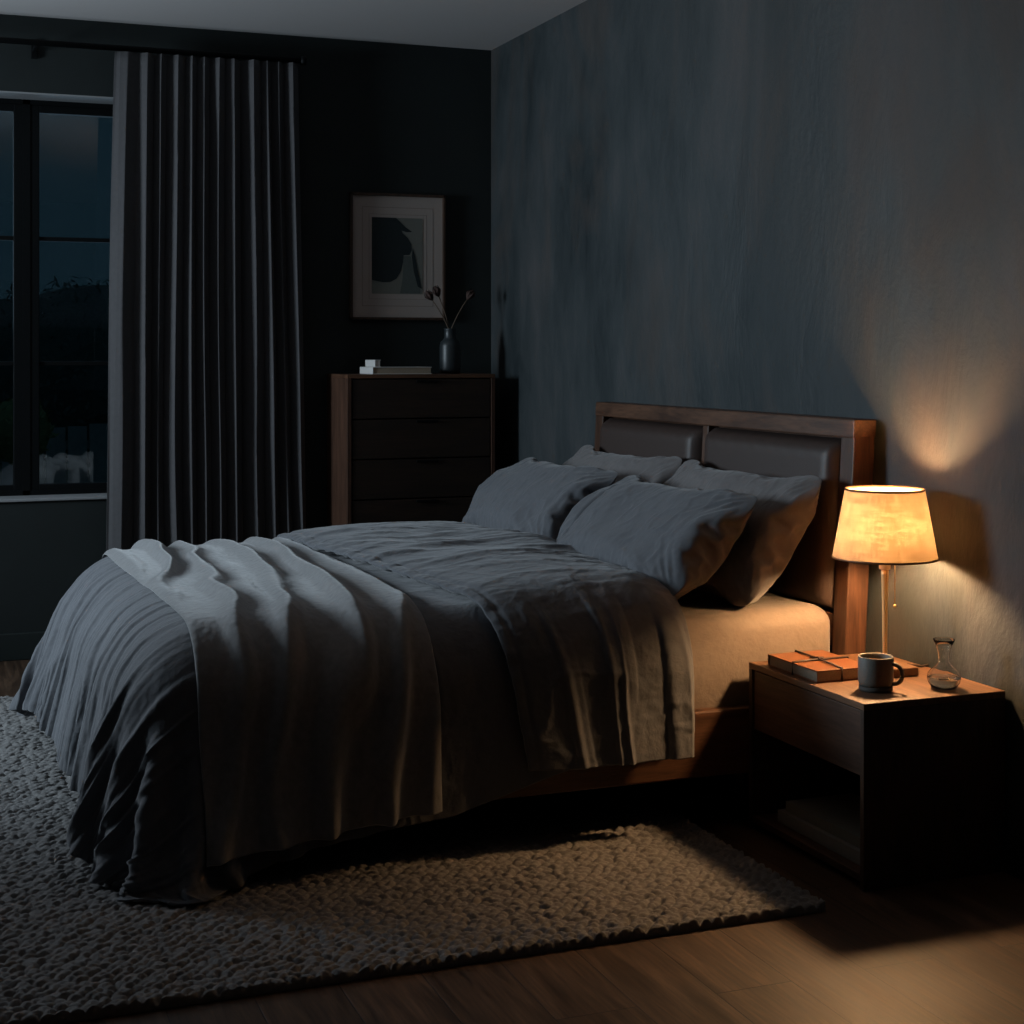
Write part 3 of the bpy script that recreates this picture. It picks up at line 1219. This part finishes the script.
def pillow_mesh():
    T_, B_ = (upsample(q, 3) for q in sim_pillow())
    a, b = T_.shape[:2]
    Fa = gridF(a, b)
    n = a * b
    i = np.arange(n).reshape(a, b)
    border = np.zeros((a, b), bool)
    border[0] = border[-1] = True
    border[:, 0] = border[:, -1] = True
    mp = np.arange(n) + n
    mp[border.ravel()] = i.ravel()[border.ravel()]
    return np.concatenate([T_.reshape(-1, 3), B_.reshape(-1, 3)]), np.concatenate([Fa, mp[Fa][:, ::-1]])


PV, PF = pillow_mesh()


def pillow(label, y, xb, zb, tilt, mat, yaw=0, roll=0, sc=(1, 1, 1), seed=0, seam=None):
    """pillow leaning on the headboard side; (xb, y, zb) is the middle of its lower edge"""
    V = PV.copy()
    keep = np.unique(PF)
    remap = -np.ones(len(V), int)
    remap[keep] = np.arange(len(keep))
    V, Fq = V[keep], remap[PF]
    V = V * np.array(sc)
    hw, hh = V[:, 0].max(), V[:, 1].max()
    # gravity: filling settles towards the lower edge, the top edge sags back
    t = (V[:, 1] + hh) / (2 * hh)
    V[:, 2] *= (1.18 - .45 * t)
    V[:, 1] -= .022 * np.cos(V[:, 0] / hw * 1.5) * t ** 3
    far = np.minimum(1, np.abs(V[:, 2]) / .03)
    w = .016 * fbm(V[:, 0] * 4 + seed * 7, V[:, 1] * 5, seed * 5, 2)
    # creases fan out of the corners
    cx, cy = np.abs(V[:, 0]) - hw, np.abs(V[:, 1]) - hh
    ang = np.arctan2(cy, cx)
    rad = np.hypot(cx, cy)
    fan = np.clip(1 - np.abs(fbm(ang * 4.5 + seed, rad * 4, seed * 3 + 1, 2)) * 2.2, 0, 1) * np.clip(1 - rad / .30, 0, 1)
    small = np.clip(1 - np.abs(fbm(V[:, 0] * 13 + seed, V[:, 1] * 9, seed + 200, 3)) * 2.0, 0, 1)
    V[:, 2] += np.sign(V[:, 2] + 1e-9) * far * (w + .010 * fan + .0035 * small)
    if seam is not None:      # stitched hem of the pillowcase near one end
        g = np.exp(-((V[:, 0] - seam * hw + .02 * V[:, 1]) / .007) ** 2)
        V[:, 2] *= 1 - .15 * g
    o = np_mesh('pillow', V, Fq, mat)
    R = Matrix.Rotation(yaw, 4, 'Z') @ Matrix.Rotation(roll, 4, 'X')
    # local x -> -world y, local y -> up the slope, local z -> towards the foot
    up = Vector((math.cos(tilt), 0, math.sin(tilt)))
    nrm = Vector((-math.sin(tilt), 0, math.cos(tilt)))
    ax = up.cross(nrm)
    m = Matrix((( ax.x, up.x, nrm.x, 0), (ax.y, up.y, nrm.y, 0), (ax.z, up.z, nrm.z, 0), (0, 0, 0, 1)))
    o.matrix_world = Matrix.Translation((xb, y, zb)) @ R @ m @ Matrix.Translation((0, hh, 0))
    tag(o, label, 'pillow', 'pillows against the headboard')
    return o


pillow('upright pillow against the headboard pad farther from the lamp', 5.53, 2.345, .642, math.radians(55), M['pillow_b'], 0, 0, (.93, .88, 1), seed=1)
pillow('upright pillow against the headboard pad beside the lamp', 4.585, 2.335, .640, math.radians(55), M['pillow_b'], 0, 0, (.93, .88, 1), seed=2, seam=-.76)
pillow('slate pillow leaning in front, farther from the lamp', 5.60, 2.085, .680, math.radians(44), M['pillow'], 0, 0, (.93, .80, 1), seed=3)
pillow('slate pillow leaning in front, nearest to the nightstand', 4.625, 2.085, .668, math.radians(44), M['pillow'], 0, 0, (.95, .82, 1), seed=4, seam=-.72)

# ------------------------------------------------------------------ nightstand
NX0, NX1, NY0, NY1 = 2.322, 2.772, 3.49, 4.090
ns = thing('nightstand', 'walnut nightstand with one drawer over an open shelf beside the bed', 'nightstand', ((NX0 + NX1) / 2, (NY0 + NY1) / 2, 0))
ox, oy = ns.location.x, ns.location.y


def nb(name, x0, x1, y0, y1, z0, z1, mat, bev=.0015, parent=ns):
    return box(name, x0 - ox, x1 - ox, y0 - oy, y1 - oy, z0, z1, mat, parent, bev)


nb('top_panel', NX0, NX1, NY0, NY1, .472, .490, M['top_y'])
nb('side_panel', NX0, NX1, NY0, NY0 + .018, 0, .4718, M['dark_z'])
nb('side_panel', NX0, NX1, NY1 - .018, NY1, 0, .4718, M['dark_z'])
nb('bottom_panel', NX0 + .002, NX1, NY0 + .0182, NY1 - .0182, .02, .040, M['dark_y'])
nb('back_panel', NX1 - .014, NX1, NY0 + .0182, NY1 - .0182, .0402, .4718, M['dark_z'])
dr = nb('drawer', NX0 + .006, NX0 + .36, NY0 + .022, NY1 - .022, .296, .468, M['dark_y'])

# things on the nightstand
def book_block(name, label, cat, x0, x1, y0, y1, z0, h, cover, page, rot=0, spine='-x', group=None, ct=.003):
    cx, cy = (x0 + x1) / 2, (y0 + y1) / 2
    b = thing(name, label, cat, (cx, cy, z0), rot, group)
    hxx, hyy = (x1 - x0) / 2, (y1 - y0) / 2
    bm = bmesh.new()
    add_box(bm, -hxx, hxx, -hyy, hyy, 0, ct, .001)
    add_box(bm, -hxx, hxx, -hyy, hyy, h - ct, h, .001)
    if spine == '-x':
        add_box(bm, -hxx, -hxx + ct, -hyy, hyy, .0005, h - .0005, .001)
    elif spine == '+y':
        add_box(bm, -hxx, hxx, hyy - ct, hyy, .0005, h - .0005, .001)
    elif spine == '+x':
        add_box(bm, hxx - ct, hxx, -hyy, hyy, .0005, h - .0005, .001)
    link_mesh('cover', bm, cover, b)
    i = .004
    a0 = -hxx + (ct if spine == '-x' else i)
    a1 = hxx - (ct if spine == '+x' else i)
    b1 = hyy - (ct if spine == '+y' else i)
    box('pages', a0, a1, -hyy + i, b1, ct, h - ct, page, b, 0)
    return b


jr = book_block('leather_journal', 'tan leather journal tied with a dark cord on the nightstand', 'journal', 2.345, 2.530, 3.755, 4.02, .4905, .034, M['leather_tan'], M['paper'], 0, '+y', ct=.004)
hx2, hy2, zt = .0925, .1325, .034
bm = bmesh.new()
def wrap(pts, r=.0030):
    add_tube(bm, pts, r, 8)
yy = -.01
wrap([(-hx2 - .003, yy, .001), (-hx2 - .003, yy, zt + .003), (-.02, yy + .004, zt + .0035), (hx2 + .003, yy + .01, zt + .003), (hx2 + .003, yy + .01, .001)])
wrap([(-.012, -hy2 - .003, .001), (-.012, -hy2 - .003, zt + .003), (-.006, 0, zt + .0055), (.004, hy2 + .003, zt + .003), (.004, hy2 + .003, .001)])
wrap([(-.006, 0, zt + .004), (.004, -.012, zt + .009), (-.012, -.004, zt + .009), (-.006, .006, zt + .004), (-.02, .02, zt + .005)], .0028)
link_mesh('tie_cord', bm, M['cord'], jr, True)

mug = thing('mug', 'grey-green stoneware mug of coffee on the nightstand near its front edge', 'mug', (2.45, 3.625, .4905))
R, Hm = .0475, .092
lathe('mug_body', [(.001, 0.012), (.040, .012), (.0455, .018), (R, .028), (R, Hm - .003), (R - .0012, Hm), (R - .0035, Hm), (R - .005, Hm - .003), (R - .005, .03), (R - .010, .018), (.001, .018)], M['stone_ware'], mug, 56, True, False)
lathe('mug_foot', [(.036, 0), (.0445, 0), (.0455, .003), (.0455, .013), (.040, .0125), (.036, .012)], M['raw_clay'], mug, 56)
lathe('coffee', [(.0005, .076), (R - .0055, .076), (R - .0055, .0785), (.0005, .0785)], M['coffee'], mug, 48)
hd = []
ang = math.radians(-52)
for k in range(17):
    a = -math.pi / 2 + math.pi * k / 16
    rr_ = R - .004 + .030 * math.cos(a) ** .8 if 0 < k < 16 else R - .004
    hd.append((rr_ * math.cos(ang), rr_ * math.sin(ang), .048 + .027 * math.sin(a)))
tube('mug_handle', hd, .0058, M['stone_ware'], mug, 12)

caf = thing('glass_carafe', 'small clear glass carafe with a flared neck on the nightstand corner', 'carafe', (2.635, 3.575, .4905))
outer = [(.001, 0), (.024, 0), (.034, .004), (.0425, .016), (.0455, .028), (.043, .041), (.034, .053), (.023, .062), (.0165, .071), (.0150, .082), (.0165, .100), (.0220, .118), (.0300, .133)]
inner = [(r - .0016 if r > .002 else .001, z + (.003 if z < .01 else .0006)) for r, z in reversed(outer)]
inner[0] = (outer[-1][0] - .0014, outer[-1][1])
lathe('carafe_glass', outer + [(outer[-1][0] - .0005, outer[-1][1] + .0008)] + inner, M['clear'], caf, 56, True, True)
lathe('water', [(.001, .0035), (.023, .0035), (.032, .007), (.0400, .017), (.0430, .0285), (.0425, .0300), (.001, .0300)], M['water'], caf, 48)

lamp = thing('table_lamp', 'lit brass table lamp with a tapered linen shade on the nightstand', 'lamp', (2.607, 3.812, .4905))
box('lamp_base', -.058, .060, -.078, .078, 0, .027, M['leather_brown'], lamp, .004)
LZ = .4905
lathe('lamp_stem', [(.016, .0275), (.0165, .031), (.007, .036), (.0065, .05), (.0080, .2), (.0105, .280), (.0105, .296)], M['brass'], lamp, 32)
lathe('socket', [(.015, .2961), (.0165, .298), (.0165, .332), (.015, .348)], M['cream'], lamp, 32)
lathe('bulb_neck', [(.012, .3485), (.013, .375)], M['brass'], lamp, 24)
bm = bmesh.new()
bmesh.ops.create_uvsphere(bm, u_segments=24, v_segments=16, radius=.036)
for v in bm.verts:
    v.co.z = v.co.z * 1.1 + .412
link_mesh('bulb', bm, M['bulb'], lamp, True)
z0s, z1s, r0s, r1s = .330, .525, .148, .112
bm = bmesh.new()
add_lathe(bm, [(r0s, z0s), (r1s, z1s)], 96, 0, 0, False, False)
link_mesh('lamp_shade', bm, M['shade'], lamp, True)
for r_, z_ in ((r0s, z0s), (r1s, z1s)):
    bm = bmesh.new()
    pr = [(r_ - .0018, z_ - .0028), (r_ + .0012, z_ - .0028), (r_ + .0012, z_ + .0028), (r_ - .0018, z_ + .0028)]
    add_lathe(bm, pr + [pr[0]], 96, 0, 0, False, False)
    link_mesh('shade_trim', bm, M['leather_brown'], lamp, True)
bm = bmesh.new()
for k in range(3):
    a = 2 * math.pi * k / 3 + .5
    rz = r0s + (r1s - r0s) * .1
    add_tube(bm, [(.018 * math.cos(a), .018 * math.sin(a), .349), ((rz - .001) * math.cos(a), (rz - .001) * math.sin(a), .349)], .0014, 6)
link_mesh('shade_spider', bm, M['brass'], lamp, True)
px_, py_ = .027, -.010
pc = tube('pull_chain', [(px_ - .012, py_ + .004, .335), (px_, py_, .330), (px_, py_, .196)], .0011, M['brass'], lamp, 8)
bm = bmesh.new()
bmesh.ops.create_uvsphere(bm, u_segments=14, v_segments=10, radius=.0050)
for v in bm.verts:
    v.co += Vector((px_, py_, .191))
link_mesh('pull_ball', bm, M['brass'], lamp, True)
tube('power_cord', [(.060, .010, .008), (.085, .012, .016), (.110, .016, .010), (.140, .024, .004), (.172, .035, .004), (.190, .045, -.03), (.192, .05, -.25)], .003, M['cord'], lamp, 8)

# closed books on the open shelf
book_block('book', 'larger dull grey book at the bottom of the nightstand shelf', 'book', 2.36, 2.62, 3.535, 3.99, .0405, .036, M['grey_card'], M['grey_card'], 0, '-x', 'books on the nightstand shelf')
book_block('book', 'smaller dull grey-green book on top in the nightstand shelf', 'book', 2.375, 2.60, 3.545, 3.965, .0770, .030, M['dull_card'], M['dull_card'], math.radians(1), '-x', 'books on the nightstand shelf')

# ------------------------------------------------------------------ dresser
DX0, DX1, DY0, DY1, DH = 1.912, 2.650, 7.130, 7.52, 1.308
ds = thing('dresser', 'tall walnut chest of drawers against the back wall', 'dresser', ((DX0 + DX1) / 2, (DY0 + DY1) / 2, 0))
ox, oy = ds.location.x, ds.location.y


def db(name, x0, x1, y0, y1, z0, z1, mat, bev=.0015, parent=ds):
    return box(name, x0 - ox, x1 - ox, y0 - oy, y1 - oy, z0, z1, mat, parent, bev)


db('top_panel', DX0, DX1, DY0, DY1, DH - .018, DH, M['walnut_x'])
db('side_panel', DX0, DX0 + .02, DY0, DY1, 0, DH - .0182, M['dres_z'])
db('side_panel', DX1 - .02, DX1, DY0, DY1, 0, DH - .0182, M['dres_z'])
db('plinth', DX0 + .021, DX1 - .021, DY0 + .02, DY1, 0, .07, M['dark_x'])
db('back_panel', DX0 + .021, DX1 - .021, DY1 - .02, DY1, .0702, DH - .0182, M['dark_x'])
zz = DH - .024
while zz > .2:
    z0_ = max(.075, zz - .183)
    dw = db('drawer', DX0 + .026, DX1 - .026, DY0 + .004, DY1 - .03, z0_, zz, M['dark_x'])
    bm = bmesh.new()
    add_box(bm, 2.25 - ox, 2.36 - ox, DY0 - .006 - oy, DY0 + .004 - oy, zz - .014, zz - .004, .0015)
    link_mesh('handle', bm, M['black_metal'], dw)
    zz = z0_ - .007

book_block('book', 'white hardback lying on the dresser under a small white book', 'book', 2.055, 2.350, 7.20, 7.43, DH + .0005, .034, M['white_card'], M['paper'], 0, '-x', 'white books on the dresser')
book_block('book', 'small white book lying on the larger white hardback', 'book', 2.070, 2.100, 7.215, 7.385, DH + .0350, .034, M['white_card'], M['white_card'], 0, '-x', 'white books on the dresser')

vs = thing('vase', 'dark glazed bottle vase on the dresser', 'vase', (2.487, 7.33, DH + .0005))
lathe('vase_body', [(.040, 0), (.050, .006), (.052, .02), (.052, .135), (.048, .155), (.034, .168), (.029, .178), (.029, .215), (.032, .222), (.027, .222), (.025, .215), (.025, .18), (.046, .15), (.048, .02), (.02, .010)], M['vase'], vs, 48)


def dried(label, dx, dz, lean_y, seed):
    g = thing('dried_flower', label, 'dried flower', (2.487, 7.33, DH + .02), 0, 'dried seed heads in the vase')
    top = Vector((dx, lean_y, dz))
    p0 = Vector((-dx * .18, 0, 0))
    neck = Vector((dx * .10, 0, .205))
    pts = [p0, p0.lerp(neck, .5), neck, neck.lerp(top, .35) + Vector((dx * -.04, 0, .004)), neck.lerp(top, .7) + Vector((dx * -.03, 0, .004)), top]
    tube('stalk', pts, .0026, M['stem'], g, 8)
    d = (top - pts[-2]).normalized()
    bm = bmesh.new()
    prof = [(.003, -.006), (.012, .004), (.017, .018), (.015, .032), (.009, .044), (.003, .052)]
    add_lathe(bm, prof, 14)
    for k in range(7):
        a = 2 * math.pi * k / 7 + seed
        add_tube(bm, [(.010 * math.cos(a), .010 * math.sin(a), .006), (.020 * math.cos(a), .020 * math.sin(a), .026), (.013 * math.cos(a), .013 * math.sin(a), .050)], [.004, .004, .001], 5)
    q = Vector((0, 0, 1)).rotation_difference(d).to_matrix().to_4x4()
    bmesh.ops.transform(bm, matrix=Matrix.Translation(top) @ q, verts=bm.verts)
    link_mesh('seed_head', bm, M['pod'], g, True)


dried('dried stem leaning left over the picture, leftmost in the vase', -.095, .345, 0, 1)
dried('upright dried stem in the middle of the vase', -.050, .365, .03, 2)
dried('dried stem leaning right, away from the picture', .085, .350, -.02, 3)

# ------------------------------------------------------------------ framed print
pf = thing('framed_print', 'framed abstract print with a dark rounded shape above the dresser', 'picture', (2.277, WY - .0005, 1.890))
hw_, hh_, fw_ = .2475, .315, .013
bm = bmesh.new()
for (a, b, c, d) in ((-hw_, -hw_ + fw_, -hh_, hh_), (hw_ - fw_, hw_, -hh_, hh_), (-hw_, hw_, -hh_, -hh_ + fw_), (-hw_, hw_, hh_ - fw_, hh_)):
    add_box(bm, a, b, -.030, 0, c, d, .0015)
link_mesh('frame', bm, M['dark_z'], pf)
box('mat_board', -hw_ + fw_, hw_ - fw_, -.016, -.004, -hh_ + fw_, hh_ - fw_, M['mat'], pf, 0)
bm = bmesh.new()
for q, wd in ((.185, .003), (.150, .002)):
    qz = q + .062
    for (a, b, c, d) in ((-q, -q + wd, -qz, qz), (q - wd, q, -qz, qz), (-q, q, -qz, -qz + wd), (-q, q, qz - wd, qz)):
        add_box(bm, a, b, -.0168, -.0158, c, d, 0)
link_mesh('mat_line', bm, M['mat_in'], pf)
# print: 0..1 in u (right) and v (up)
AX0, AX1, AZ0, AZ1 = -.135, .130, -.185, .195
art = box('print', AX0, AX1, -.0175, -.016, AZ0, AZ1, M['art_bg'], pf, 0)


def shape(name, pts, d0, d1, mat):
    return prism(name, pts, d0, d1, mat, pf, to=lambda u, v, w: (AX0 + u * (AX1 - AX0), -w, AZ0 + v * (AZ1 - AZ0)))


shape('grey_shape', [(.55, .01), (.60, .20), (.62, .50), (.76, .50), (.84, .30), (.95, .08), (.95, .01)], .0176, .0182, M['art_mid'])
shape('dark_shape', [(.0, 1.0), (.47, 1.0), (.55, .95), (.66, .88), (.79, .82), (.68, .815), (.58, .835), (.60, .80), (.70, .74), (.77, .66), (.78, .58), (.74, .515), (.62, .51), (.61, .42), (.57, .30), (.48, .20), (.36, .155), (.22, .15), (.10, .165), (0, .18)], .0178, .0186, M['art_dark'])
shape('dark_wedge', [(.80, .60), (.84, .52), (.98, .07), (.90, .10), (.82, .30), (.78, .50)], .0184, .0190, M['art_dark'])
